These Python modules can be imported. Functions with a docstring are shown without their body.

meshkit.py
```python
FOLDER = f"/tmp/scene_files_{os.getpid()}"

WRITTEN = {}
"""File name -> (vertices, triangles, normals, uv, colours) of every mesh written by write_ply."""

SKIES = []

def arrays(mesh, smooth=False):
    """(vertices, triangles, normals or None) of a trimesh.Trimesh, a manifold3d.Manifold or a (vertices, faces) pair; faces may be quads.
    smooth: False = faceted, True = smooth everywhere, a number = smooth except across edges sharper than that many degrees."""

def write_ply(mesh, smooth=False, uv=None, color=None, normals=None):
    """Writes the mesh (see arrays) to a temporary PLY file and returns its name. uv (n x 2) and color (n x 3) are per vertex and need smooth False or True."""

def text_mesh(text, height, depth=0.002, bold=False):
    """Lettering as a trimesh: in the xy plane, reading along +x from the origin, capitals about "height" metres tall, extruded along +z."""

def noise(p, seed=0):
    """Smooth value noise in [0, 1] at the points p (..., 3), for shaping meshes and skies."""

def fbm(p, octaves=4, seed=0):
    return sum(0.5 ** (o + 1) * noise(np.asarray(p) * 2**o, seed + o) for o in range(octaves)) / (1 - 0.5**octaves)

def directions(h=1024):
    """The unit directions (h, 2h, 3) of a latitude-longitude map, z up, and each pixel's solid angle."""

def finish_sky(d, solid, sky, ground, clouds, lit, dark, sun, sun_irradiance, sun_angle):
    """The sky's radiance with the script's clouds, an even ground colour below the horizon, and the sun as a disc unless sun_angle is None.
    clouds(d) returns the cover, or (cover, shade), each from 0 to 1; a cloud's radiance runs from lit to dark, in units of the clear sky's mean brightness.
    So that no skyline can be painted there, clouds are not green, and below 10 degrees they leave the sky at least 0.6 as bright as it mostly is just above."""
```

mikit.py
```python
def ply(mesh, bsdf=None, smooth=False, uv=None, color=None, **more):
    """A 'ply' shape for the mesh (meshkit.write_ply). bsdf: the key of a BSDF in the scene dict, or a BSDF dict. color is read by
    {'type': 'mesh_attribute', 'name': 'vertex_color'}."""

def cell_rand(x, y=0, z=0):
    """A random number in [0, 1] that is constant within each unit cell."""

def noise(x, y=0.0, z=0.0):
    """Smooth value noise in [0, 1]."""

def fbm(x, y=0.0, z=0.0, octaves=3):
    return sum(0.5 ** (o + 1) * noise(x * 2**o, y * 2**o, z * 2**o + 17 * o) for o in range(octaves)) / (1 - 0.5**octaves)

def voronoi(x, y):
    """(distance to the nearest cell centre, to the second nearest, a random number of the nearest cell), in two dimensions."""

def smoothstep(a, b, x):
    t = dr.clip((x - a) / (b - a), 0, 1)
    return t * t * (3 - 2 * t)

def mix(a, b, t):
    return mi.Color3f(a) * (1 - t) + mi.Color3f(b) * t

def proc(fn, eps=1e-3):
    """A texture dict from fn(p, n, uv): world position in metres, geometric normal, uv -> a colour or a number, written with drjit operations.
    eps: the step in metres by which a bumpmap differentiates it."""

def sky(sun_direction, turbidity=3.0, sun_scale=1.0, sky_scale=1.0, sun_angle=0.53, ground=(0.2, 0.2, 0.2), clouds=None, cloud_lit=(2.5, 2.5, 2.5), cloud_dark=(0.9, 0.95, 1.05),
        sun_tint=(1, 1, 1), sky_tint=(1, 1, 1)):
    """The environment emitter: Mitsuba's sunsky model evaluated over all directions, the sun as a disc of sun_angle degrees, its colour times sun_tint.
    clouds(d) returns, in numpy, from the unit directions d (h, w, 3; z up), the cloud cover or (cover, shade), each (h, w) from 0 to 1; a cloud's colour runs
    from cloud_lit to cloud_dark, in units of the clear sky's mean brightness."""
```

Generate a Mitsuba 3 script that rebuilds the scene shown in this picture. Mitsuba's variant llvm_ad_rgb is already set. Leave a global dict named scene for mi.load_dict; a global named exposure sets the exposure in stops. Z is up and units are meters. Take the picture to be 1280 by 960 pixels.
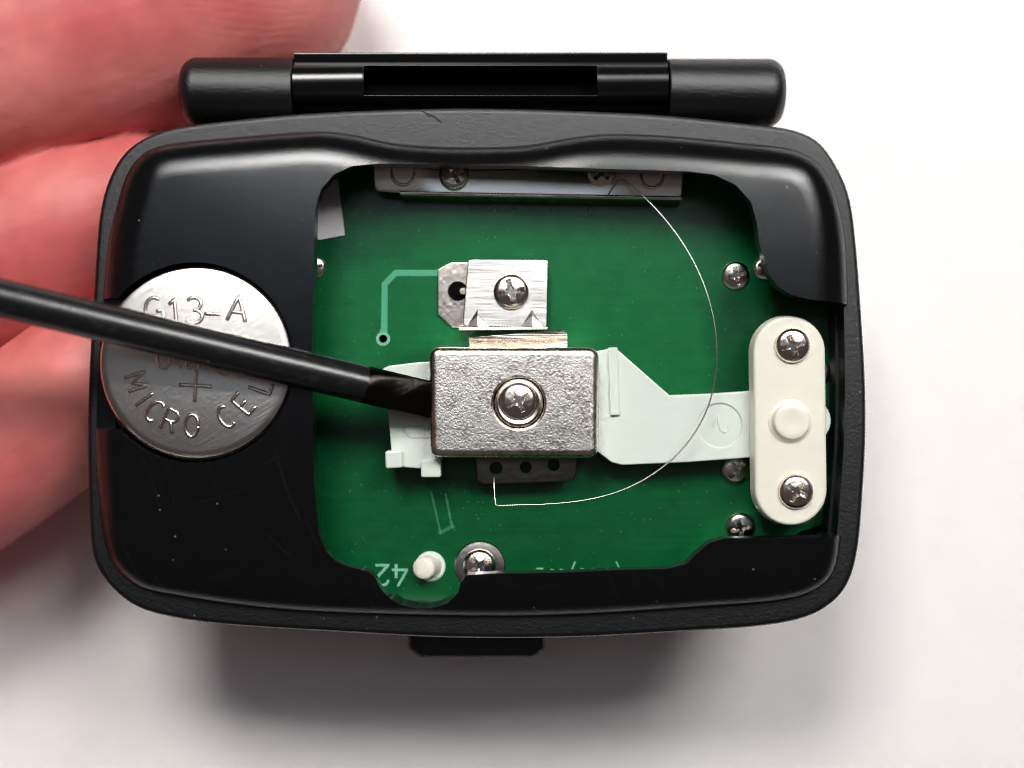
import math, random
import numpy as np, trimesh, manifold3d as m3
import drjit as dr, mitsuba as mi, mikit, meshkit
from shapely.geometry import Polygon
from scipy.interpolate import splprep, splev
from mikit import noise, fbm, voronoi, smoothstep, mix, cell_rand
random.seed(7); np.random.seed(7)
T = mi.ScalarTransform4f
scene, labels = {'type': 'scene'}, {}

# ------------------------------------------------------------------ camera, lamps, exposure
# work in millimetres above the flange of the case (z = 0); the table top lies H below it
S, D, H = 0.048, 80.0, 17.4                       # mm per photo pixel at z = 0, camera height over the flange, flange over table
MM = 0.001
exposure = 0.0
scene['camera'] = {'type': 'thinlens', 'fov': 2 * math.degrees(math.atan(640 * S / D)), 'fov_axis': 'x',
                   'aperture_radius': 0.0012, 'focus_distance': (D + 0.5) * MM, 'near_clip': 0.005, 'far_clip': 20.0,
                   'to_world': T().look_at(origin=[0, 0, (D + H) * MM], target=[0, 0, 0], up=[0, 1, 0])}
scene['room_light'] = {'type': 'constant', 'radiance': {'type': 'rgb', 'value': [0.062, 0.050, 0.047]}}
LAMPS = [  # position (m, over the table), half sizes (m), radiance
    ('desk_lamp', (-0.046, 0.158, 0.235), (0.042, 0.038), (32, 31.3, 30.3), 'left of two small square lamps above the far side of the table'),
    ('desk_lamp_001', (0.112, 0.140, 0.236), (0.054, 0.042), (20.5, 20.1, 19.5), 'right of two small square lamps above the far side of the table'),
    ('ceiling_lamp', (0.0, 0.505, 1.25), (0.50, 0.345), (0.68, 0.80, 0.96), 'wide soft ceiling panel lamp high above the table')]


def lbl(key, label=None, cat=None, group=None, kind=None):
    d = {k: v for k, v in dict(label=label, category=cat, group=group, kind=kind).items() if v}
    if d:
        labels[key] = d
    return key


def numbered(key):
    if key not in scene:
        return key
    n = 1
    while f'{key}_{n:03d}' in scene:
        n += 1
    return f'{key}_{n:03d}'


def put(key, mesh, bsdf, smooth=30, label=None, cat=None, group=None, kind=None, **more):
    """mesh in millimetres (flange at z = 0) -> one shape entry in metres over the table."""
    if hasattr(mesh, 'to_mesh'):
        if mesh.is_empty():
            raise ValueError(f'{key}: empty solid ({mesh.status()})')
        mm = mesh.to_mesh()
        mesh = trimesh.Trimesh(np.array(mm.vert_properties[:, :3], float), np.array(mm.tri_verts), process=False)
    v = (np.asarray(mesh.vertices, float) + [0, 0, H]) * MM
    key = numbered(key)
    scene[key] = mikit.ply(trimesh.Trimesh(v, mesh.faces, process=False), bsdf, smooth=smooth, **more)
    return lbl(key, label, cat, group, kind)


for key, pos, (hx, hy), rad, text in LAMPS:
    to = T().look_at(origin=list(pos), target=[0, 0, 0], up=[0, 1, 0])
    scene[key + '__diffuser'] = {'type': 'rectangle', 'to_world': to @ T().scale([hx, hy, 1]), 'emitter': {'type': 'area', 'radiance': {'type': 'rgb', 'value': list(rad)}}}
    scene[key + '__housing'] = {'type': 'cube', 'to_world': to @ T().translate([0, 0, -0.013]) @ T().scale([hx * 1.08, hy * 1.08, 0.012]), 'bsdf': {'type': 'ref', 'id': 'm_housing'}}
    lbl(key, text, 'lamp')
scene['m_housing'] = {'type': 'diffuse', 'reflectance': {'type': 'rgb', 'value': [0.5, 0.5, 0.5]}}

# ------------------------------------------------------------------ materials


def rgb(*v):
    return {'type': 'rgb', 'value': list(v)}


def two(b):
    return {'type': 'twosided', 'bsdf': b}


def bump(b, fn, eps=2e-5):
    return {'type': 'bumpmap', 'arbitrary': mikit.proc(fn, eps=eps), 'scale': 1.0, 'bsdf': b}


def mmof(p):
    return p.x * 1000.0, p.y * 1000.0, p.z * 1000.0


def specks(x, y, cell, keep, size):
    """small dust specks: 1 inside a few round grains"""
    d, _, r = voronoi(x / cell, y / cell)
    return dr.select((r > keep) & (d < size * (0.4 + 0.6 * cell_rand(r * 9999.0))), 1.0, 0.0)


def scratches(x, y):
    s = mi.Float(0)
    for ang, off, fr in ((-0.55, 0.0, 2.6), (-0.75, 31.0, 2.1), (0.35, 57.0, 1.6), (-1.2, 11.0, 1.5)):
        u, v = x * math.cos(ang) + y * math.sin(ang) + off, -x * math.sin(ang) + y * math.cos(ang) + off
        v = v + 0.5 * (noise(u * 0.25, off) - 0.5)
        line = smoothstep(0.94, 0.985, 1 - 2 * dr.abs(noise(v * fr * 2.2, dr.floor(u * 0.22 + 7 * noise(dr.floor(v * 1.1), off)) * 5.1) - 0.5))
        s = dr.maximum(s, line * smoothstep(0.6, 0.8, noise(u * 0.33, v * 0.9, off)))
    return s


def f_paper(p, n, uv):
    x, y, z = mmof(p)
    return 0.06 * fbm(x * 0.9, y * 0.9, 0.0, 3) + 0.02 * noise(x * 5, y * 5)


def f_gloss_col(p, n, uv):
    x, y, z = mmof(p)
    d = specks(x, y, 0.62, 0.975, 0.12)
    return mix((0.0022, 0.0026, 0.0032), (0.0125, 0.0125, 0.0125), scratches(x, y) * 0.32) + mi.Color3f(0.09) * d


def f_gloss_bump(p, n, uv):
    x, y, z = mmof(p)
    return 1e-3 * (0.02 * noise(x * 0.45, y * 0.45, z * 0.45) + 0.0008 * noise(x * 7, y * 7, z * 7))


def f_grain_plastic(p, n, uv):
    x, y, z = mmof(p)
    return 1e-3 * (0.010 * noise(x * 7.5, y * 7.5, z * 7.5) + 0.006 * noise(x * 13.0, y * 13.0, z * 13))


def f_matte_col(p, n, uv):
    x, y, z = mmof(p)
    return mix((0.0035, 0.0039, 0.0045), (0.006, 0.0065, 0.0072), noise(x * 4, y * 4, z * 4)) + mi.Color3f(0.08) * specks(x, y, 0.8, 0.965, 0.09)


def f_pcb(p, n, uv):
    x, y, z = mmof(p)
    pour = smoothstep(0.45, 0.6, noise(x * 0.11 + 3.2, y * 0.20 + 8.1))
    c = mix((0.0030, 0.068, 0.020), (0.0050, 0.102, 0.029), pour)
    c = c * (0.86 + 0.28 * fbm(x * 1.2, y * 1.6, 0.0, 3)) * (0.94 + 0.10 * noise(x * 0.2, y * 7.5))
    # two scuff lines in the solder mask
    def seg(ax, ay, bx, by, w):
        dx, dy = bx - ax, by - ay
        t = dr.clip(((x - ax) * dx + (y - ay) * dy) / (dx * dx + dy * dy), 0, 1)
        return smoothstep(w, w * 0.3, dr.hypot(x - ax - t * dx, y - ay - t * dy)) * (0.35 + 0.65 * noise(t * 14, ax))
    s = seg(-5.05, -6.75, -4.45, -9.35, 0.09) + seg(-4.15, -6.9, -3.75, -8.9, 0.10) + seg(-4.5, -9.3, -3.7, -8.9, 0.16) * 0.8
    dust = specks(x, y, 0.36, 0.92, 0.10)
    return c + mi.Color3f(0.10, 0.26, 0.17) * dr.minimum(s, 1.0) * 0.5 + mi.Color3f(0.10, 0.15, 0.11) * dust


def f_can(p, n, uv):
    x, y, z = mmof(p)
    return 1e-3 * (0.003 * noise(x * 5.2, y * 5.2, z * 5.2) + 0.0075 * noise(x * 10.0 + 5, y * 10.0, z * 10.0) + 0.006 * noise(x * 14.5, y * 14.5, z * 14.5))


def f_can_col(p, n, uv):       # plated nickel with fine dull pits
    x, y, z = mmof(p)
    pit = smoothstep(0.50, 0.62, noise(x * 8.5 + 3, y * 8.5, z * 8.5)) * smoothstep(0.35, 0.6, noise(x * 1.1, y * 1.1, z * 1.1) * 0.6 + 0.4 * noise(x * 3, y * 3, z * 3))
    return mix((0.93, 0.875, 0.80), (0.50, 0.46, 0.42), pit)


def f_paper_col(p, n, uv):
    x, y, z = mmof(p)
    m = fbm(x * 0.35, y * 0.35, 0.0, 3)
    fibre = smoothstep(0.80, 0.95, 1 - 2 * dr.abs(noise(x * 1.1 + 2 * noise(x * 0.4, y * 0.4), y * 0.5) - 0.5)) * noise(x * 0.7, y * 0.7)
    return mi.Color3f(0.805, 0.780, 0.768) * (0.985 + 0.03 * m - 0.012 * fibre) - mi.Color3f(0.14) * specks(x, y, 1.7, 0.97, 0.045)


def f_brush_y(p, n, uv):       # lines running along x
    x, y, z = mmof(p)
    return 1e-3 * (0.0028 * noise(x * 1.3, y * 17.0, z * 3) + 0.004 * noise(x * 0.6 + 9, y * 8.0, z * 3) + 0.012 * noise(x * 0.5, y * 1.2))


def f_strip(p, n, uv):         # rolled leaf edges
    x, y, z = mmof(p)
    return 1e-3 * (0.030 * noise(x * 0.25, (y + 0.05 * x) * 6.0) + 0.010 * noise(x * 0.6, y * 15.0))


def f_brush_x(p, n, uv):       # lines running along y
    x, y, z = mmof(p)
    return 1e-3 * (0.0016 * noise(y * 0.9, x * 14.0) + 0.0028 * noise(y * 0.5 + 9, x * 6.0) + 0.05 * noise(y * 0.1, x * 0.34 + 0.35))


def f_coin(p, n, uv):
    x, y, z = mmof(p)
    return 1e-3 * (0.0055 * fbm(x * 4.5, y * 4.5, z, 3) + 0.003 * noise(x * 1.0 + y * 0.6, (y - x * 0.6) * 11.0) + 0.006 * noise(x * 0.35, y * 0.35))


def f_worn(p, n, uv):
    x, y, z = mmof(p)
    return 1e-3 * (0.009 * noise(x * 4.5, y * 4.5, z * 4.5) + 0.003 * noise(x * 11, y * 11, z * 11))


def f_shaft(p, n, uv):
    x, y, z = mmof(p)
    return 1e-3 * 0.0025 * noise(x * 0.9, y * 9.0, z * 9.0)


def f_shaft_col(p, n, uv):
    x, y, z = mmof(p)
    return mix((0.005, 0.0054, 0.006), (0.012, 0.012, 0.0125), smoothstep(0.62, 0.85, noise(x * 1.4, y * 5, z * 5))) + mi.Color3f(0.12) * specks(x, y, 0.9, 0.95, 0.07)


def f_skin(p, n, uv):
    x, y, z = mmof(p)
    b = fbm(x * 0.16 + 4.0, y * 0.16 + 2.0, z * 0.16, 3)
    c = mix((0.44, 0.090, 0.086), (0.57, 0.172, 0.155), smoothstep(0.30, 0.70, b))
    return c * (0.90 + 0.20 * fbm(x * 1.1, y * 1.1, z * 1.1, 2))


def f_skin_bump(p, n, uv):
    x, y, z = mmof(p)
    wob = 1.5 * (noise(x * 0.35, y * 0.35, z * 0.35) - 0.5) + 0.35 * noise(x * 1.1, y * 1.1, z * 1.1)
    # upper finger: ridges that arc about its tip; lower fingers: ridges along the finger
    up = smoothstep(9.5, 14.0, y + 0.25 * x)
    r1 = dr.hypot((x + 17.0) * 0.8, (y - 34.0)) + wob * 0.6
    r2 = y - 0.12 * x + wob
    ph = (r1 * up + r2 * (1 - up)) * (2 * math.pi / 0.47)
    amp = 0.25 + 0.75 * smoothstep(0.35, 0.7, noise(x * 0.22 + 7, y * 0.22, z * 0.22))
    pore = noise(x * 4.2, y * 4.2, z * 4.2)
    return 1e-3 * (0.0045 * amp * dr.sin(ph) * (0.6 + 0.4 * noise(x * 0.8, y * 2)) + 0.009 * pore + 0.012 * fbm(x * 0.7, y * 0.7, z * 0.7, 2))


def principled(col, rough, spec=0.5, **k):
    c = col if isinstance(col, dict) else rgb(*col)
    return {'type': 'principled', 'base_color': c, 'roughness': rough, 'specular': spec, **k}


def metal(col, a):
    return {'type': 'roughconductor', 'material': 'none', 'alpha': a, 'distribution': 'beckmann', 'specular_reflectance': col if isinstance(col, dict) else rgb(*col)}


P = mikit.proc
scene['m_paper'] = two(bump({'type': 'diffuse', 'reflectance': P(f_paper_col)}, lambda p, n, uv: 1e-3 * f_paper(p, n, uv)))


def plastic(col, alpha):
    c = col if isinstance(col, dict) else rgb(*col)
    return {'type': 'roughplastic', 'diffuse_reflectance': c, 'alpha': alpha, 'distribution': 'beckmann', 'int_ior': 1.5}


scene['m_gloss'] = two(bump(plastic(P(f_gloss_col), 0.085), f_gloss_bump))
scene['m_matte'] = two(bump(plastic(P(f_matte_col), 0.215), f_grain_plastic))
scene['m_hinge'] = two(plastic((0.003, 0.0032, 0.0036), 0.075))
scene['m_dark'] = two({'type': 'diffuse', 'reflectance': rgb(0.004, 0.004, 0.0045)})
scene['m_pcb'] = two(plastic(P(f_pcb), 0.09))
scene['m_trace'] = two(principled((0.048, 0.28, 0.155), 0.35, 0.5))
scene['m_silk'] = two(principled((0.15, 0.37, 0.25), 0.6, 0.3))
scene['m_can'] = two(bump(metal(P(f_can_col), 0.17), f_can))
scene['m_brush'] = two(bump(metal((0.82, 0.79, 0.74), 0.17), f_brush_y))
scene['m_strip'] = two(bump(metal((0.62, 0.53, 0.46), 0.11), f_strip))
scene['m_frame'] = two(bump(metal((0.80, 0.76, 0.70), 0.10), f_brush_x))
scene['m_coin'] = two(bump(metal((0.78, 0.745, 0.69), 0.165), f_coin))
scene['m_letter'] = two(metal((0.80, 0.77, 0.72), 0.13))
scene['m_screw'] = two(bump(metal((0.82, 0.77, 0.71), 0.115), f_worn))
scene['m_plate'] = two(bump(metal((0.56, 0.50, 0.44), 0.15), f_worn))
scene['m_dark_plate'] = two(bump(metal((0.17, 0.15, 0.13), 0.13), f_worn))
scene['m_wire'] = two(metal((0.56, 0.52, 0.46), 0.14))
scene['m_nylon'] = two(principled((0.545, 0.60, 0.535), 0.27, 0.5))
scene['m_nylon_warm'] = two(principled((0.65, 0.63, 0.54), 0.26, 0.5))
scene['m_sticker'] = two({'type': 'diffuse', 'reflectance': rgb(0.62, 0.60, 0.62)})
scene['m_shaft'] = two(bump(principled(P(f_shaft_col), 0.28, 0.55), f_shaft))
scene['m_tip'] = two(bump(metal((0.042, 0.038, 0.034), 0.14), f_worn))
scene['m_handle'] = two(principled((0.55, 0.05, 0.04), 0.4, 0.5))
scene['m_skin'] = two(bump(principled(P(f_skin), 0.5, 0.30), f_skin_bump))

# ------------------------------------------------------------------ geometry helpers (millimetres)


def W(px, py, z=0.0):
    k = S * (D - z) / D
    return np.array([(px - 640) * k, -(py - 480) * k])


def WS(pts, z=0.0):
    return np.array([W(x, y, z) for x, y in pts])


def ccw(p):
    p = np.asarray(p, float)
    a = np.sum(p[:, 0] * np.roll(p[:, 1], -1) - np.roll(p[:, 0], -1) * p[:, 1])
    return p if a > 0 else p[::-1]


def spline(pts, n=240, s=0.0):
    p = np.asarray(pts, float)
    tck, _ = splprep(np.vstack([p, p[:1]]).T, s=s, per=1)
    return ccw(np.array(splev(np.linspace(0, 1, n, endpoint=False), tck)).T)


def rounded(pts, r, res=5):
    g = Polygon(pts).buffer(-r, res).buffer(2 * r, res).buffer(-r, res).simplify(0.004)
    return ccw(np.array(g.exterior.coords)[:-1])


def inset(p, d):
    a, b = np.roll(p, 1, 0), np.roll(p, -1, 0)
    def nrm(e):
        e = e / (np.linalg.norm(e, axis=1, keepdims=True) + 1e-12)
        return np.stack([e[:, 1], -e[:, 0]], 1)
    n1, n2 = nrm(p - a), nrm(b - p)
    m = (n1 + n2) / np.maximum(1 + (n1 * n2).sum(1, keepdims=True), 0.35)
    return p - m * d


def solid(v, f):
    return m3.Manifold(m3.Mesh(np.asarray(v, np.float32), np.asarray(f, np.uint32)))


def rings_solid(rings, top_point=None):
    n = len(rings[0])
    v, f = np.vstack(rings), []
    i = np.arange(n)
    for k in range(len(rings) - 1):
        a, b = k * n + i, k * n + (i + 1) % n
        f += [np.stack([a, b, b + n], 1), np.stack([a, b + n, a + n], 1)]
    cap = m3.triangulate([np.ascontiguousarray(ccw(rings[0][:, :2]))]).astype(int)
    def orient(c, ring, up):
        q = ring[c]
        area = (q[:, 1, 0] - q[:, 0, 0]) * (q[:, 2, 1] - q[:, 0, 1]) - (q[:, 2, 0] - q[:, 0, 0]) * (q[:, 1, 1] - q[:, 0, 1])
        return np.where((area[:, None] > 0) == up, c, c[:, ::-1])
    f.append(orient(cap, rings[0], False))
    base = (len(rings) - 1) * n
    if top_point is not None:
        v = np.vstack([v, [top_point]])
        f.append(np.stack([base + i, base + (i + 1) % n, i * 0 + len(v) - 1], 1))
    else:
        cap = m3.triangulate([np.ascontiguousarray(ccw(rings[-1][:, :2]))]).astype(int)
        f.append(orient(cap, rings[-1], True) + base)
    return solid(v, np.vstack(f))


def ring3(p, z):
    return np.column_stack([p, np.full(len(p), z)])


def loft(p, prof):
    return rings_solid([ring3(inset(p, d) if d else p, z) for d, z in prof])


def plate(p, z0, z1, r=0.1, seg=3):
    """prism with a rounded top edge"""
    p = ccw(p)
    for q in (r, 0.75 * r, 0.5 * r, 0.3 * r):      # a smaller bevel where the corners are too tight
        m = loft(p, [(0, z0)] + [(q * (1 - math.cos(t)), z1 - q + q * math.sin(t)) for t in np.linspace(0, math.pi / 2, seg + 1)])
        if not m.is_empty():
            break
    return m


def prism(p, z0, z1):
    return loft(ccw(p), [(0, z0), (0, z1)])


def cyl(x, y, r, z0, z1, r1=None, seg=48):
    return m3.Manifold.cylinder(z1 - z0, r, r if r1 is None else r1, seg).translate([x, y, z0])


def box(x0, x1, y0, y1, z0, z1):
    return m3.Manifold.cube([x1 - x0, y1 - y0, z1 - z0]).translate([x0, y0, z0])


def revolve(prof, seg=40):
    """closed half-profile (r, z), counter-clockwise"""
    return m3.Manifold.revolve(m3.CrossSection([ccw(prof)]), seg)


def tube(points, r, sides=8):
    p = np.asarray(points, float)
    t = np.gradient(p, axis=0)
    t /= np.linalg.norm(t, axis=1, keepdims=True)
    ref = np.array([0, 0, 1.0])
    v, f = [], []
    for i in range(len(p)):
        a = np.cross(t[i], ref)
        if np.linalg.norm(a) < 0.05:
            a = np.cross(t[i], [0, 1.0, 0])
        a /= np.linalg.norm(a)
        b = np.cross(t[i], a)
        ri = r[i] if np.ndim(r) else r
        for k in range(sides):
            q = 2 * math.pi * k / sides
            v.append(p[i] + ri * (math.cos(q) * a + math.sin(q) * b))
    for i in range(len(p) - 1):
        for k in range(sides):
            a, b = i * sides + k, i * sides + (k + 1) % sides
            f += [[a, a + sides, b + sides], [a, b + sides, b]]
    n = len(v)
    v += [p[0], p[-1]]
    for k in range(sides):
        f += [[n, k, (k + 1) % sides], [n + 1, n - sides + (k + 1) % sides, n - sides + k]]
    return trimesh.Trimesh(np.array(v), np.array(f), process=False)


def both(*ms):
    out = []
    for m in ms:
        if hasattr(m, 'to_mesh'):
            q = m.to_mesh()
            m = trimesh.Trimesh(np.array(q.vert_properties[:, :3], float), np.array(q.tri_verts), process=False)
        out.append(m)
    return trimesh.util.concatenate(out)


# ------------------------------------------------------------------ table
size = 700.0
g = trimesh.creation.box((2 * size, 2 * size, 30))
g.apply_translation([0, 0, -H - 15])
put('tabletop', g, 'm_paper', smooth=False, label='white paper covered table top under the opened black device', kind='structure')

# ------------------------------------------------------------------ pedometer: case, cover, hinge
PED = 'pedometer'
lbl(PED, 'opened black plastic pedometer showing its green circuit board and white pendulum arm', 'pedometer')
outer = spline(WS([(116, 360), (119, 310), (124, 262), (139, 214), (161, 184), (195, 165), (262, 152), (375, 141), (480, 136), (600, 134), (717, 137), (834, 143),
                   (951, 155), (990, 161), (1022, 175), (1045, 204), (1061, 239), (1069, 282), (1078, 391), (1083, 480), (1083, 560), (1079, 630), (1073, 690), (1055, 740),
                   (1015, 770), (977, 780), (865, 790), (740, 797), (640, 799), (530, 797), (420, 791), (319, 785), (206, 771), (169, 759), (140, 737), (119, 707), (111, 660), (108, 560), (110, 460)]), 300)
cov = spline(WS([(133, 337), (139, 290), (148, 255), (163, 212), (187, 188), (225, 178), (300, 171), (375, 165), (413, 164.5), (446, 169), (482, 177), (528, 182), (620, 183.5), (665, 180.5),
                 (705, 173.5), (750, 168), (800, 168), (873, 173), (951, 181), (990, 187), (1022, 204), (1041, 235), (1053, 282), (1059, 376), (1061, 480), (1058, 580), (1050, 675),
                 (1037, 722), (1010, 742), (980, 750), (896, 758), (740, 768), (620, 771), (500, 769), (319, 759), (209, 743), (176, 734), (152, 716), (137, 693), (127, 645), (121, 560), (124, 450)], 0.0), 300)
def shrunk(p, d):
    return np.array(Polygon(p).buffer(-d, 12).exterior.coords)[:-1]


body = m3.Manifold.hull_points(np.vstack([ring3(shrunk(outer, d), z) for d, z in ((3.4, -H + 0.03), (2.6, -8.0), (1.2, -5.3), (0.6, -2.6))]))
rim = loft(outer, [(0.55, -2.9), (0.1, -2.3), (0, -2.0), (0, -0.35), (0.04, -0.2), (0.12, -0.08), (0.24, -0.015), (0.36, 0.0)])
case = rim + body
case -= loft(inset(cov, 0.22), [(0, -1.6), (0, 1.0)])
case -= loft(inset(cov, 0.4), [(0, -5.0), (0, -1.5)])
put(PED + '__case', case, 'm_matte', smooth=25)

RX, RZ, DOME = 2.35, 1.45, 0.62
rings = [ring3(cov, -1.2)] + [ring3(inset(cov, RX * (1 - math.cos(t))), RZ * math.sin(t)) for t in np.linspace(0, math.pi / 2, 14)]
last, c0 = rings[-1], rings[-1][:, :2].mean(0)
rings += [ring3(c0 + (last[:, :2] - c0) * q, RZ) for q in np.linspace(0.96, 0.06, 18)]


def domed(v):
    v = np.array(v)
    x, y = (v[:, 0] - c0[0]) / 22.5, (v[:, 1] - c0[1]) / 14.5
    v[..., 2] += DOME * np.clip(v[:, 2] / RZ, 0, 1) * np.clip(1 - y * y, 0, 1) * np.clip(1 - 0.6 * x * x, 0, 1)
    return v


rings = [domed(r) for r in rings]
cover = rings_solid(rings, domed(np.array([[c0[0], c0[1], RZ]]))[0])
cover -= loft(inset(cov, 1.15), [(0, -2), (0, 0.15), (0.5, 0.5)])
win = [(393, 600), (391, 440), (393, 300), (394, 262), (401, 237), (417, 218), (440, 207), (470, 204), (540, 203.5), (640, 206), (760, 211), (860, 214), (893, 218), (920, 231), (939, 252),
       (946, 278), (949, 305), (955, 322), (961, 343), (973, 359), (990, 369), (1010, 374), (1030, 376), (1060, 379), (1160, 382), (1160, 672), (1048, 671.5), (905, 673), (886, 679), (872, 691), (858, 705),
       (835, 711), (760, 713), (700, 716), (620, 717), (583, 719), (576, 728), (573, 741), (560, 755), (540, 763), (520, 763), (500, 758), (486, 749), (476, 737), (470, 724), (463, 716), (452, 712),
       (437, 709), (420, 702), (408, 690), (399, 668)]
win = rounded(WS(win, 1.7), 0.16, 3)
cover -= prism(win, -3, 4)
CX, CY = W(245, 453.5, 1.3)
CR = 5.78
cover += (cyl(CX, CY, CR + 0.35, -1.1, 0.5, seg=80) - box(W(391, 0, 0)[0], 99, -99, 99, -9, 9))
cover -= cyl(CX, CY, CR + 0.11, 0.06, 5, seg=120)
lx0, ly0 = W(60, 536, 0.5); lx1, ly1 = W(246, 374, 0.5)
cover -= box(lx0, CX, ly0, ly1, 0.06, 5)
put(PED + '__back_cover', cover, 'm_gloss', smooth=28)
nick = both(*[tube([(*W(x0, y0, 0.02), 0.02), (*W((x0 + x1) / 2, (y0 + y1) / 2 - 1, 0.05), 0.05), (*W(x1, y1, 0.02), 0.02)], 0.045, 6) for x0, y0, x1, y1 in ((527, 138, 537, 146), (534, 141, 552, 153))])
put(PED + '__case__scuff', nick, 'm_matte', smooth=True)

# hinge along the far side
HZ = -3.3


def bar(px0, px1, pyc, r, r_end0, r_end1, seg=40):
    """round bar along x with rounded ends"""
    x0, yc = W(px0, pyc, HZ); x1, _ = W(px1, pyc, HZ)
    prof = [(0, 0)]
    for t in np.linspace(0, math.pi / 2, 8):
        prof.append((r - r_end0 + r_end0 * math.sin(t), r_end0 * (1 - math.cos(t))))
    for t in np.linspace(0, math.pi / 2, 8):
        prof.append((r - r_end1 + r_end1 * math.cos(t), (x1 - x0) - r_end1 + r_end1 * math.sin(t)))
    prof.append((0, x1 - x0))
    m = revolve(prof, seg).rotate([0, 90, 0]).translate([x0, yc, HZ])
    return m


put(PED + '__hinge_knob', bar(229, 371, 116, 2.15, 1.0, 0.12), 'm_matte', smooth=35)
put(PED + '__hinge_knob', bar(833, 978, 117, 2.12, 0.12, 1.0), 'm_matte', smooth=35)
bx0, by0 = W(372, 142, HZ); bx1, by1 = W(831, 72, HZ)
bc = (by0 + by1) / 2
hb = (by1 - by0) / 2
prof = ccw([(-hb, -2.0), (hb, -2.0), (hb, 1.28), (hb - 0.04, 1.36), (hb - 0.12, 1.38), (hb - 0.5, 1.27)]
           + [(-0.12 + (hb - 0.25) * math.cos(t), 0.30 + 1.75 * math.sin(t)) for t in np.linspace(0.574, math.pi - 0.1, 22)] + [(-hb, 0.25)])
barrel = m3.Manifold.extrude(m3.CrossSection([prof]), bx1 - bx0).rotate([90, 0, 90]).translate([bx0, bc, HZ])
sx0, sy0 = W(454, 119, HZ + 1.9); sx1, sy1 = W(747, 81, HZ + 1.9)
barrel -= box(sx0, sx1, sy0, sy1, HZ - 0.4, HZ + 4)
put(PED + '__hinge_barrel', barrel, 'm_hinge', smooth=30)
def barrel_z(y):
    q = (y - bc + 0.12) / (hb - 0.25)
    return HZ + 0.30 + 1.75 * math.sqrt(max(0.0, 1 - q * q))


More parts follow.
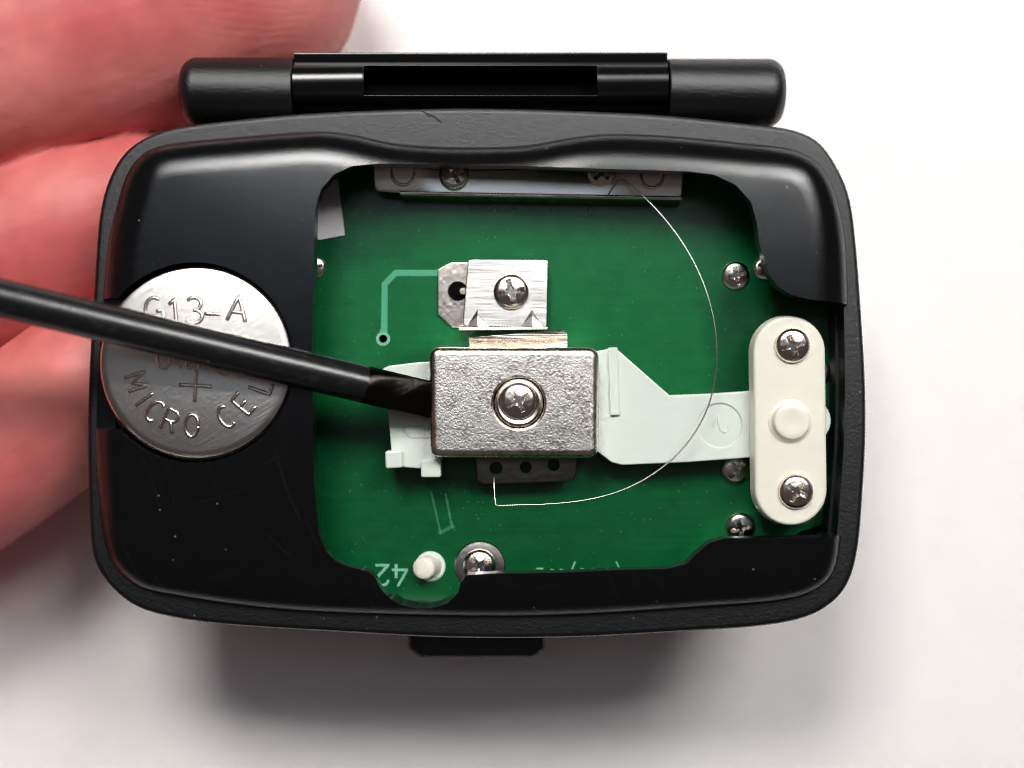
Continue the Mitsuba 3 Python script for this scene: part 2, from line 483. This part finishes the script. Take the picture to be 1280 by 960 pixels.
ys = np.linspace(sy0, sy1, 9)
edge = [tube([(x, y, barrel_z(y) - 0.01) for y in ys], 0.045, 8) for x in (sx0, sx1)] + [tube([(x, y, barrel_z(y) - 0.01) for x in np.linspace(sx0, sx1, 6)], 0.045, 8) for y in (sy0, sy1)]
put(PED + '__hinge_barrel__slot_edge', both(*edge), 'm_hinge', smooth=True)
put(PED + '__hinge_barrel__slot_floor', box(sx0 + 0.02, sx1 - 0.02, sy0 + 0.02, sy1 - 0.02, HZ - 0.5, HZ - 0.2), 'm_dark', smooth=False)
lid = rounded(WS([(262, 146), (945, 150), (945, 200), (262, 200)], -4.5), 0.3)
put(PED + '__lid_edge', plate(lid, -6.2, -4.2, 0.22), 'm_matte', smooth=35)
tab = rounded(WS([(509, 770), (683, 770), (681, 812), (668, 823), (524, 823), (510, 812)], -9.0), 0.35)
put(PED + '__latch_tab', plate(tab, -11.5, -9.0, 0.3, 5), 'm_matte', smooth=35)

# ------------------------------------------------------------------ circuit board
ZP = -3.3
PCB = PED + '__circuit_board'
board = rounded(WS([(384, 185), (700, 180), (1015, 200), (1032, 240), (1036, 330), (1037, 640), (1028, 656), (1000, 664), (960, 700), (850, 752), (400, 752), (384, 640)], ZP), 0.3)
vx, vy = W(479, 423.5, ZP)
pb = prism(board, ZP - 1.0, ZP)
pb -= cyl(vx, vy, 0.26, ZP - 3, ZP + 1, seg=20)
kx, ky = W(571, 363, ZP)
put(PCB, pb, 'm_pcb', smooth=False)
tr = ccw(WS([(553, 337.5), (493, 337.5), (477, 354), (476, 409), (474, 416), (484.5, 416), (484.5, 410), (484.8, 357), (496, 345.5), (553, 345.5)], ZP))
put(PCB + '__trace', plate(tr, ZP - 0.02, ZP + 0.045, 0.03, 2), 'm_trace', smooth=False)
put(PCB + '__via', cyl(vx, vy, 0.44, ZP - 0.02, ZP + 0.07, seg=28) - cyl(vx, vy, 0.26, ZP - 3, ZP + 1, seg=20), 'm_silk', smooth=40)


def silk(text, px, py, hpx, z=ZP):
    """white print that stands upside down seen from here; px, py: the centre"""
    m = meshkit.text_mesh(text, hpx * S, depth=0.03)
    b = m.bounds
    m.apply_translation([-(b[0][0] + b[1][0]) / 2, -(b[0][1] + b[1][1]) / 2, z - 0.005])
    m.apply_transform(trimesh.transformations.rotation_matrix(math.pi, [0, 0, 1]))
    m.apply_translation([*W(px, py, z), 0])
    return m


put(PCB + '__lettering', silk('4', 500, 719, 29), 'm_silk', smooth=False)
put(PCB + '__lettering', silk('2', 478, 719, 29), 'm_silk', smooth=False)
frag = [tube([(*W(x0, y0, ZP), ZP + 0.01), (*W((x0 + x1) / 2, (y0 + y1) / 2, ZP), ZP + 0.012), (*W(x1, y1, ZP), ZP + 0.01)], 0.06, 6) for x0, y0, x1, y1 in
        ((719, 702, 711, 722), (770, 702, 777, 718), (670, 711, 679, 711), (688, 712, 692, 713), (700, 712, 704, 713), (726, 711, 730, 712), (740, 711, 744, 712))]
put(PCB + '__lettering', both(*frag), 'm_silk', smooth=True, label='cut off strokes of pale print along the cover edge')
for k in range(7):                                  # soldered legs of the frame
    x, y = W(594 + 24 * k, 263, ZP)
    put(PCB + '__solder_joint', m3.Manifold.sphere(0.17, 16).scale([1, 1, 0.5]).translate([x, y, ZP]), 'm_trace', smooth=True)
st = WS([(396, 226), (422, 224), (431, 294), (397, 300)], ZP + 0.2)
put(PED + '__paper_label', prism(st, ZP + 0.05, ZP + 0.2), 'm_sticker', smooth=False, label='torn white paper label showing at the window edge')

# ------------------------------------------------------------------ screws


def screw_mesh(R, h, rot, worn=0.0, wide=0.34):
    """low pan head with a worn cross recess"""
    prof = [(0, -0.3), (R * 0.97, -0.3), (R * 0.97, 0), (R, 0.10 * h), (R, 0.35 * h)]
    prof += [(R * (0.60 + 0.40 * math.cos(t)), h * (0.35 + 0.52 * math.sin(t))) for t in np.linspace(0.25, math.pi / 2, 7)]
    prof += [(R * 0.42, h * 0.94), (R * 0.2, h * 0.99), (0, h)]
    m = revolve(prof, 40)
    floor, cut = 0.14 * h, m3.Manifold.cylinder(h * 1.1, 0.12 * R, 0.36 * R, 12).translate([0, 0, 0.14 * h])
    for k in range(4):
        a = rot + k * 90 + random.uniform(-9, 7) * worn
        w, L = wide * R * random.uniform(0.9, 1.0 + 0.35 * worn), R * random.uniform(0.62, 0.68 + 0.12 * worn)
        pts = [(0, w / 2, h * 1.2), (0, -w / 2, h * 1.2), (L * 1.12, -w * 0.5, h * 1.2), (L * 1.12, w * 0.5, h * 1.2), (0, w * 0.3, floor), (0, -w * 0.3, floor), (L * 0.45, -w * 0.28, floor), (L * 0.45, w * 0.28, floor),
               (L * 0.95, w * 0.42, h * 0.7), (L * 0.95, -w * 0.42, h * 0.7)]
        cut += m3.Manifold.hull_points(np.array(pts)).rotate([0, 0, a])
    return m - cut


def screw(px, py, z, rpx, rot, parent=PED, h=None, tilt=(0, 0), worn=1.0, wide=0.32):
    R = rpx * S
    h = h or 0.55 * R
    x, y = W(px, py, z + h)
    m = screw_mesh(R, h, rot, worn=worn, wide=wide).rotate([tilt[0], tilt[1], 0]).translate([x, y, z])
    return put(parent + '__screw', m, 'm_screw', smooth=32)


screw(921, 344, ZP, 18.5, 20, tilt=(4, -3))
screw(921, 587, ZP, 19.5, 45, tilt=(2, 3), worn=0.3, wide=0.4)
screw(927, 660, ZP, 19.5, 15, tilt=(5, -4))
screw(1021, 466, ZP, 19.5, 30)
screw(392, 334, ZP, 15, 10)
screw(957, 335, ZP, 15, 60)
# washer and screw by the near edge
wx, wy = W(600, 708, ZP + 0.1)
wash = revolve([(0.5, 0), (1.58, 0), (1.6, 0.05), (1.52, 0.16), (1.1, 0.22), (0.5, 0.22)], 48).translate([wx, wy, ZP])
put(PED + '__washer', wash, 'm_plate', smooth=30)
screw(599, 709, ZP + 0.2, 22, 40, h=0.7)

# ------------------------------------------------------------------ nickel frame at the far edge of the window
ZF = -1.5
FR = PED + '__metal_frame'
fp = rounded(WS([(465, 180), (856, 184), (853, 247), (497, 240.5), (472, 239), (467, 233)], ZF), 0.2)
frame = plate(fp, ZF - 0.3, ZF, 0.10, 3)
fxa, fxb, fxc, fyy = W(735, 0, ZF)[0], W(790, 0, ZF)[0], W(545, 0, ZF)[0], W(0, 225, ZF)[1]


def bent(v):               # the middle of the sheet is bowed towards the far side
    v = np.array(v)
    t = np.clip((v[:, 0] - fxa) / (fxb - fxa), 0, 1)
    u = np.clip((fxc - v[:, 0]) / 1.2, 0, 1)
    m = (1 - t * t * (3 - 2 * t)) * (1 - u * u * (3 - 2 * u))
    v[:, 2] -= (0.14 * m - 0.10) * (v[:, 1] - fyy)
    return v


frame = frame.refine_to_length(0.35).warp_batch(bent)
put(FR, frame, 'm_frame', smooth=30)
fl0, fl1 = W(500, 240.5, ZF), W(852, 247, ZF)
lip = m3.Manifold.hull_points(np.array([(*(fl0 + [0, 0.05]), ZF - 0.02), (*(fl1 + [0, 0.05]), ZF - 0.02), (*(fl0 + [0, -0.14]), ZF - 0.16), (*(fl1 + [0, -0.14]), ZF - 0.16),
                                        (*(fl0 + [0.1, -0.34]), ZP + 0.05), (*(fl1 + [0, -0.34]), ZP + 0.05), (*(fl0 + [0.1, 0.0]), ZP + 0.05), (*fl1, ZP + 0.05)]))
lip += m3.Manifold.cylinder(fl1[0] - fl0[0], 0.13, 0.13, 20).rotate([0, 90, 0]).rotate([0, 0, math.degrees(math.atan2(fl1[1] - fl0[1], fl1[0] - fl0[0]))]).translate([fl0[0], fl0[1] - 0.03, ZF - 0.11])
put(FR + '__lip', lip, 'm_strip', smooth=30)
for px, py, rp in ((504, 217, 15), (815, 221, 14.5)):
    x, y = W(px, py, ZF)
    put(FR + '__pressed_ring', revolve([(rp * S - 0.13, -0.05), (rp * S + 0.08, -0.05), (rp * S + 0.06, 0.06), (rp * S - 0.02, 0.11), (rp * S - 0.11, 0.06)], 40).translate([x, y, ZF]), 'm_letter', smooth=True)
screw(567, 218, ZF, 19, 25, parent=FR, h=0.6, tilt=(-6, 0))
screw(752, 215, ZF - 0.12, 18, 50, parent=FR, h=0.35)

# ------------------------------------------------------------------ contact plates on the board
CP = PED + '__contact_clip'
zc = -2.1
cp = rounded(WS([(585, 324), (685.5, 324.5), (683.5, 409.5), (578, 407)], zc), 0.2)
put(CP, plate(cp, zc - 0.3, zc, 0.07, 3), 'm_brush', smooth=30)
lipx0, lipy = W(574, 410, zc); lipx1, _ = W(684, 411, zc)
lipm = m3.Manifold.cylinder(lipx1 - lipx0, 0.17, 0.17, 20).rotate([0, 90, 0]).translate([lipx0, lipy - 0.03, zc - 0.13])
lipm += box(lipx0, lipx1, lipy - 0.17, lipy + 0.05, ZP + 0.25, zc - 0.13)
put(CP + '__bent_lip', lipm, 'm_brush', smooth=30)
for ax in (597, 665):
    a, b, c = W(ax, 384, zc), W(ax - 15, 408, zc), W(ax + 15, 408, zc)
    mid = (b + c) / 2
    gz = m3.Manifold.hull_points(np.array([(*a, zc - 0.05), (*b, zc - 0.05), (*c, zc - 0.05), (*(mid + [0, -0.02]), zc + 0.27), (*(mid * 0.45 + a * 0.55), zc + 0.14)]))
    put(CP + '__gusset', gz, 'm_brush', smooth=False)
screw(639, 364, zc, 22.5, 12, parent=CP, h=0.6)
tp = rounded(WS([(547, 337), (564, 328), (610, 328), (610, 409.5), (565, 409.5), (547, 393)], ZP + 0.3), 0.08)
hx, hy = W(572, 364, ZP + 0.3)
tpm = plate(tp, ZP, ZP + 0.32, 0.06, 2) - cyl(hx, hy, 0.62, -9, 9, seg=36) - box(hx, hx + 1.2, hy - 0.45, hy + 0.25, -9, 9)
put(PED + '__terminal_plate', tpm, 'm_plate', smooth=30)
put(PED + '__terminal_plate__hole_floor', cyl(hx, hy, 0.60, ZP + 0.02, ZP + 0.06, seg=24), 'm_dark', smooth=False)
put(PED + '__terminal_plate__post', cyl(hx + 0.35, hy - 0.02, 0.26, ZP, ZP + 0.75, 0.2, seg=20), 'm_plate', smooth=40)
za = -1.5
sp_t, sp_b = WS([(586, 422), (610, 420), (662, 418), (704, 412), (709, 417)], za), WS([(586, 436), (610, 436), (662, 436), (710, 436), (711, 436)], za)
strip = m3.Manifold.batch_hull([m3.Manifold.hull_points(np.array([(*sp_t[i], za + dz) for i in range(5)] + [(*sp_b[i], za - 0.55 + dz) for i in (0, 3)])) for dz in (0, -0.22)])
put(PED + '__spring_strip', strip, 'm_strip', smooth=20)

# plate with three holes by the can and the wire spring
zb = -1.7
bp = rounded(WS([(593.5, 560), (721, 560), (721, 590), (717, 599), (700, 602.5), (604, 605.5), (596, 600)], zb), 0.12)
bpm = plate(bp, zb - 0.25, zb, 0.07, 2)
for px, py, r in ((620, 585, 0.40), (657, 584, 0.36), (692, 581, 0.38)):
    bpm -= cyl(*W(px, py, zb), r, -9, 9, seg=28)
put(PED + '__spring_anchor', bpm, 'm_dark_plate', smooth=30)

# ------------------------------------------------------------------ pendulum lever, can, link
LV = PED + '__pendulum_lever'
zl = -1.2
lv = [(486, 457), (524, 452.5), (540, 452), (560, 440), (748, 438.5), (762, 435.5), (771, 436), (837, 494), (890, 492), (941, 488.5), (1000, 488)]
a0 = W(1012, 526, zl)
arc = [tuple(a0 + 1.32 * np.array([math.cos(t), math.sin(t)])) for t in np.linspace(1.1, -1.1, 12)]
lvb = [(1000, 572), (941, 572), (860, 578), (777, 581.5), (764, 578), (755, 571), (740, 560), (640, 560), (552, 560), (551, 586), (524, 586), (502, 584), (490, 580), (487, 540), (483, 500), (477, 470), (478, 461)]
lv = rounded(np.vstack([WS(lv, zl), arc, WS(lvb, zl)]), 0.12)
dimple = W(900, 532, zl)
lev = plate(lv, zl - 1.0, zl, 0.10, 3)
lev -= revolve([(0, -0.09), (1.30, -0.09), (1.40, 0.0), (1.40, 0.4), (0, 0.4)], 48).translate([*dimple, zl])
put(LV, lev, 'm_nylon', smooth=35)
put(LV + '__rib', plate(rounded(WS([(760, 434.5), (772, 434), (775, 519), (763, 519)], zl + 0.3), 0.06), zl - 0.1, zl + 0.33, 0.10), 'm_nylon', smooth=35)
for pts in ([(481, 564), (503, 563), (503, 585), (482, 586)], [(526, 575), (551, 574), (551, 597), (526, 597)]):
    put(LV + '__foot', plate(rounded(WS(pts, zl + 0.6), 0.14), zl - 0.8, zl + 0.62, 0.16, 4), 'm_nylon', smooth=40)
digit = [W(*q, zl) for q in ((891, 535), (893, 526), (897, 519), (898, 528), (901, 538), (906, 541), (911, 538), (911, 532))]
put(LV + '__moulded_mark', tube([(x, y, zl - 0.08) for x, y in digit], 0.075, 8), 'm_nylon', smooth=True)
mpts = rounded(WS([(500, 533), (537, 533), (540, 548), (512, 548)], zl), 0.2)
put(LV + '__step', plate(mpts, zl - 0.1, zl + 0.10, 0.09), 'm_nylon', smooth=35)

CAN = PED + '__steel_weight'
zt = 0.75
co = rounded(WS([(536.5, 433.5), (748.5, 434.5), (747.5, 572.5), (537, 571.5)], zt - 0.5), 0.62, 6)
can = loft(co, [(0.02, zt - 3.4)] + [(0.5 * (1 - math.cos(t)), zt - 0.5 + 0.5 * math.sin(t)) for t in np.linspace(0, math.pi / 2, 8)])
hcx, hcy = W(648.5, 504, zt)
can -= revolve([(0, -0.42), (1.40, -0.42), (1.50, -0.30), (1.56, -0.06), (1.66, 0.0), (1.66, 0.6), (0, 0.6)], 56).translate([hcx, hcy, zt])
put(CAN, can, 'm_can', smooth=30)
put(CAN + '__collar', revolve([(0.6, -0.5), (1.42, -0.5), (1.44, -0.2), (1.36, -0.08), (1.24, -0.05), (1.12, -0.1), (0.6, -0.3)], 48).translate([hcx, hcy, zt]), 'm_plate', smooth=30)
screw(648, 501, zt - 0.25, 23, 33, parent=CAN, h=0.62)

LK = PED + '__link_plate'
zk = 0.1
lkp = []
for cyy, t0, t1 in ((440, 0, math.pi), (612, math.pi, 2 * math.pi)):
    c = W(987, cyy, zk)
    rr = 44.5 * S
    if cyy == 440:
        lkp += [(c[0] + rr * math.cos(t), c[1] + rr * math.sin(t)) for t in np.linspace(t0, t1, 20)]
    else:
        c = W(989, cyy, zk)
        lkp += [(c[0] + rr * math.cos(t), c[1] + rr * math.sin(t)) for t in np.linspace(t0, t1, 20)]
lkp = ccw(lkp)
lk = loft(lkp, [(-0.12, zk - 1.15), (-0.03, zk - 0.28)] + [(-0.03 + 0.22 * (1 - math.cos(t)), zk - 0.22 + 0.22 * math.sin(t)) for t in np.linspace(0, math.pi / 2, 5)])
put(LK, lk, 'm_nylon_warm', smooth=35)
for px, py in ((990, 436), (994, 615)):
    put(LK + '__post', cyl(*W(px, py, ZP), 1.35, ZP, zk - 1.1, seg=32), 'm_nylon_warm', smooth=35)
bx, by = W(990, 527, zk + 0.5)
put(LK + '__boss', revolve([(0, -0.1), (1.36, -0.1), (1.30, 0.04), (1.16, 0.10), (1.10, 0.40), (1.02, 0.54), (0.88, 0.60), (0.55, 0.60), (0.45, 0.55), (0, 0.55)], 44).translate([bx, by, zk]), 'm_nylon_warm', smooth=35)
screw(992.5, 431.5, zk, 21.5, 20, parent=LK, h=0.62, tilt=(3, -2))
screw(997, 615, zk, 21.5, 60, parent=LK, h=0.62, tilt=(2, -4))

# white stub near the near edge
px_, py_ = W(538, 708, ZP)
put(PED + '__light_stub__base', revolve([(0.55, 0), (0.95, 0), (0.93, 0.10), (0.85, 0.16), (0.70, 0.16), (0.60, 0.08)], 36).translate([px_, py_, ZP]), 'm_nylon', smooth=35)
tip_ = W(528, 711, ZP + 1.4)
stub = [(px_ + (tip_[0] - px_) * t, py_ + (tip_[1] - py_) * t, ZP - 0.2 + 1.5 * t) for t in (0, 0.25, 0.5, 0.75, 0.88, 0.95, 0.99, 1.0)]
put(PED + '__light_stub', tube(stub, [0.74, 0.74, 0.73, 0.73, 0.70, 0.58, 0.36, 0.05], 24), 'm_nylon_warm', smooth=50)

# fine wire spring
wire = [(759, 246, -0.85), (765, 236, -0.7), (771, 228, -0.55), (775, 225.5, -0.5), (780, 225, -0.5), (786, 229, -0.45), (808, 249, -0.2), (835, 279, 0.1), (858, 311, 0.4), (877, 348, 0.6), (890, 390, 0.75), (896, 432, 0.8), (893, 470, 0.7),
        (886, 506, 0.6), (868, 543, 0.5), (840, 575, 0.4), (812, 596, 0.3), (775, 613, 0.2), (725, 625, 0.0), (675, 631, -0.2), (640, 632, -0.3), (622, 631.5, -0.4)]
wire = [(x, y, z - 0.45) for x, y, z in wire]
wp = np.array([(*W(x, y, z), z) for x, y, z in wire])
tck, _ = splprep(wp[4:].T, s=0.02)
curve = np.array(splev(np.linspace(0, 1, 140), tck)).T
wp2 = np.array([(*W(x, y, z), z) for x, y, z in ((619.5, 631, -0.9), (618.5, 622, -1.1), (617.5, 608, -1.35), (617.5, 596, -1.6), (618, 589, -1.9), (620, 584, -2.2))])
put(PED + '__wire_spring', tube(np.vstack([wp[:4], curve, wp2]), 0.045, 8), 'm_wire', smooth=True)

# ------------------------------------------------------------------ coin cell with its embossed writing
ZC = 1.3
coin = revolve([(0, 0.08), (CR - 0.5, 0.08), (CR - 0.1, 0.2), (CR, 0.45), (CR, ZC - 0.42), (CR - 0.05, ZC - 0.22), (CR - 0.18, ZC - 0.08), (CR - 0.38, ZC - 0.015), (CR - 0.6, ZC - 0.0)] + [(CR * q, ZC + 0.17 * (1 - (q / 0.89) ** 2)) for q in (0.8, 0.7, 0.6, 0.5, 0.4, 0.3, 0.2, 0.1, 0.0)], 120)
coin = coin.translate([CX, CY, 0])
put('coin_cell', coin, 'm_coin', smooth=25, label='silver button cell battery lying beneath the screwdriver shaft, with raised writing', cat='battery')
arcp = lambda cx, cy, rx, ry, a0, a1, n=12: [(cx + rx * math.cos(math.radians(t)), cy + ry * math.sin(math.radians(t))) for t in np.linspace(a0, a1, n)]
GLYPH = {  # strokes in a box 0..0.7 x 0..1
    'M': [[(0, 0), (0, 1), (0.35, 0.25), (0.7, 1), (0.7, 0)]], 'I': [[(0.35, 0), (0.35, 1)]], 'C': [arcp(0.36, 0.5, 0.34, 0.5, 50, 310, 16)],
    'R': [[(0.05, 0), (0.05, 1), (0.4, 1)] + arcp(0.4, 0.74, 0.26, 0.26, 80, -90, 8) + [(0.05, 0.48)], [(0.38, 0.48), (0.68, 0)]],
    'O': [arcp(0.35, 0.5, 0.33, 0.5, 0, 360, 22)], 'E': [[(0.62, 1), (0.06, 1), (0.06, 0), (0.62, 0)], [(0.06, 0.52), (0.52, 0.52)]], 'L': [[(0.08, 1), (0.08, 0), (0.62, 0)]],
    'A': [[(0, 0), (0.35, 1), (0.7, 0)], [(0.13, 0.36), (0.57, 0.36)]], '-': [[(0.05, 0.48), (0.65, 0.48)]], '1': [[(0.18, 0.8), (0.4, 1), (0.4, 0)]],
    '3': [arcp(0.34, 0.745, 0.27, 0.255, 150, -90, 12) + arcp(0.34, 0.25, 0.32, 0.26, 85, -150, 12)], 'G': [arcp(0.36, 0.5, 0.34, 0.5, 50, 300, 16) + [(0.68, 0.12), (0.68, 0.45), (0.42, 0.45)]],
    '0': [arcp(0.35, 0.5, 0.31, 0.5, 0, 360, 22)], '%': [arcp(0.12, 0.78, 0.14, 0.2, 0, 360, 12), arcp(0.58, 0.22, 0.14, 0.2, 0, 360, 12), [(0.62, 1), (0.08, 0)]],
    'H': [[(0.05, 0), (0.05, 1)], [(0.65, 0), (0.65, 1)], [(0.05, 0.5), (0.65, 0.5)]], 'g': [arcp(0.35, 0.35, 0.27, 0.33, 0, 360, 16), [(0.63, 0.68), (0.63, -0.1)] + arcp(0.36, -0.08, 0.27, 0.22, 0, -150, 8)],
    '+': [[(0.0, 0.5), (1.0, 0.5)], [(0.5, 0), (0.5, 1)]]}


def coin_glyph(ch, px, py, h, ang, wid=1.0):
    cx, cy = W(px, py, ZC)
    ca, sa = math.cos(math.radians(ang)), math.sin(math.radians(ang))
    ms = []
    for st_ in GLYPH[ch]:
        q = []
        for i in range(len(st_) - 1):
            n = max(2, int(math.dist(st_[i], st_[i + 1]) * 8))
            q += [np.array(st_[i]) + (np.array(st_[i + 1]) - st_[i]) * k / n for k in range(n)]
        q = np.array(q + [np.array(st_[-1])])
        w0 = 0.5 if ch == '+' else 0.35
        lx, ly = (q[:, 0] - w0) * h * wid, (q[:, 1] - 0.5) * h
        x, y = cx + lx * ca - ly * sa, cy + lx * sa + ly * ca
        r = np.hypot(x - CX, y - CY) / CR
        z = ZC + 0.17 * (1 - (np.minimum(r, 0.89) / 0.89) ** 2) - 0.05
        ms.append(tube(np.column_stack([x, y, z]), 0.135, 8))
    put('coin_cell__embossed_' + ('sign' if ch in '+-%' else 'letter' if ch.isalpha() else 'digit'), both(*ms), 'm_letter', smooth=True)


for ch, px, py in zip('MICROCELL', (171, 181, 194, 213, 240, 283, 305, 326, 338), (477, 499, 514, 526, 532, 521, 504, 482, 458)):
    coin_glyph(ch, px, py, 1.30, math.degrees(math.atan2(-(py - 453.5), px - 245)) + 90, 0.92)
for ch, px, py, a in (('G', 193, 388, 6), ('1', 218, 390, 5), ('3', 243, 388, 0), ('-', 266, 392, -2), ('A', 297, 386, -6)):
    coin_glyph(ch, px, py, 1.5, a, 1.05)
for ch, px in (('0', 206), ('%', 232), ('H', 258), ('g', 282)):
    coin_glyph(ch, px, 447, 1.25, 0)
coin_glyph('+', 245, 482, 1.95, -3)

# ------------------------------------------------------------------ screwdriver
A = np.array([*W(-60, 358, 7.6), 7.6]); B = np.array([*W(542, 501, 0.0), 0.0])
axis = (B - A) / np.linalg.norm(B - A)
side = np.cross([0, 0, 1.0], axis); side /= np.linalg.norm(side)
upv = np.cross(axis, side)
M4 = np.column_stack([axis, side, upv, B])          # local x along the shaft, tip at 0


def sd(m):
    return m.transform(M4)


SR = 1.12
shaft = m3.Manifold.cylinder(70, SR * 0.88, SR, 56).rotate([0, 90, 0]).translate([-70, 0, 0])
FL = 4.1
up_cut = m3.Manifold.hull_points(np.array([(-FL, y, SR) for y in (-3, 3)] + [(0.5, y, 0.30) for y in (-3, 3)] + [(0.5, y, 4) for y in (-3, 3)] + [(-FL, y, 4) for y in (-3, 3)]))
shaft = shaft - up_cut - up_cut.rotate([180, 0, 0])
tip_part = shaft.trim_by_plane([1, 0.0, 0], -4.3)
shaft = shaft.trim_by_plane([-1, 0.0, 0], 4.3)
lbl('screwdriver', 'flat tipped screwdriver with slim black shaft reaching from the left to the nickel weight', 'screwdriver')
put('screwdriver__shaft', sd(shaft), 'm_shaft', smooth=25)
put('screwdriver__blade_tip', sd(tip_part), 'm_tip', smooth=25)
hp = [(0, -150)] + [(4.2, -150), (5.8, -148), (6.6, -140), (6.6, -95), (5.2, -88), (5.6, -80), (4.2, -72), (2.2, -69), (0, -69)]
hd = m3.Manifold.revolve(m3.CrossSection([ccw(hp)]), 40).rotate([0, 90, 0])
for k in range(6):
    a = k * math.pi / 3
    hd -= m3.Manifold.cylinder(70, 1.5, 1.5, 20).rotate([0, 90, 0]).translate([-152, 7.3 * math.cos(a), 7.3 * math.sin(a)])
put('screwdriver__handle', sd(hd), 'm_handle', smooth=30)

# ------------------------------------------------------------------ hand holding the device from the left


def chain(pts):
    out = None
    for (a, ra), (b, rb) in zip(pts[:-1], pts[1:]):
        s = m3.Manifold.hull(m3.Manifold.sphere(ra, 40).translate(list(a)) + m3.Manifold.sphere(rb, 40).translate(list(b)))
        out = s if out is None else out + s
    return out


def J(px, py, z):
    return (*W(px, py, z), z)


z1, z2, z3 = -9.2, -10.7, -7.4
index = chain([(J(352, -38, z1), 5.6), (J(318, -16, z1), 7.0), (J(170, 30, z1), 7.35), (J(0, 82, z1), 7.6), (J(-260, 170, z1), 8.2), (J(-620, 330, -9), 8.6)])
middle = chain([(J(170, 258, z2), 5.4), (J(100, 284, z2), 6.2), (J(0, 320, z2), 6.5), (J(-280, 430, z2), 7.4), (J(-640, 560, -9), 8.6)])
ring_ = chain([(J(150, 452, z3), 4.4), (J(112, 480, z3), 5.1), (J(0, 564, z3), 5.4), (J(-260, 720, z3 - 1), 6.6), (J(-620, 800, -9), 8.0)])
little = chain([(J(-170, 1010, -12), 5.2), (J(-330, 1060, -11), 6.0), (J(-620, 1030, -9), 7.2)])
thumb = chain([(J(-180, -430, -9), 6.8), (J(-420, -330, -8), 8.6), (J(-760, 60, -6), 10.5), (J(-1100, 420, -4), 14)])
palm = m3.Manifold.batch_hull([m3.Manifold.sphere(r, 24).translate(list(J(x, y, -7))) for x, y, r in ((-640, 330, 9), (-650, 800, 9), (-640, 1020, 8), (-1150, 360, 13), (-1200, 900, 12))])
wrist = chain([(J(-1150, 620, -5), 15), (J(-1900, 800, 4), 19), (J(-2700, 950, 16), 22)])
hand = index + middle + ring_ + little + thumb + palm + wrist
hand = hand.refine_to_length(0.9)
hm = hand.to_mesh()
ht = trimesh.Trimesh(np.array(hm.vert_properties[:, :3], float), np.array(hm.tri_verts))
trimesh.smoothing.filter_taubin(ht, iterations=12)
dv = np.stack([meshkit.fbm(ht.vertices * 0.11 + 3, 3, seed=3) - 0.5], -1)
ht.vertices += ht.vertex_normals * dv * 0.35
put('hand', ht, 'm_skin', smooth=True, label='bare hand whose three pink fingers grip the black device from the left', cat='hand')
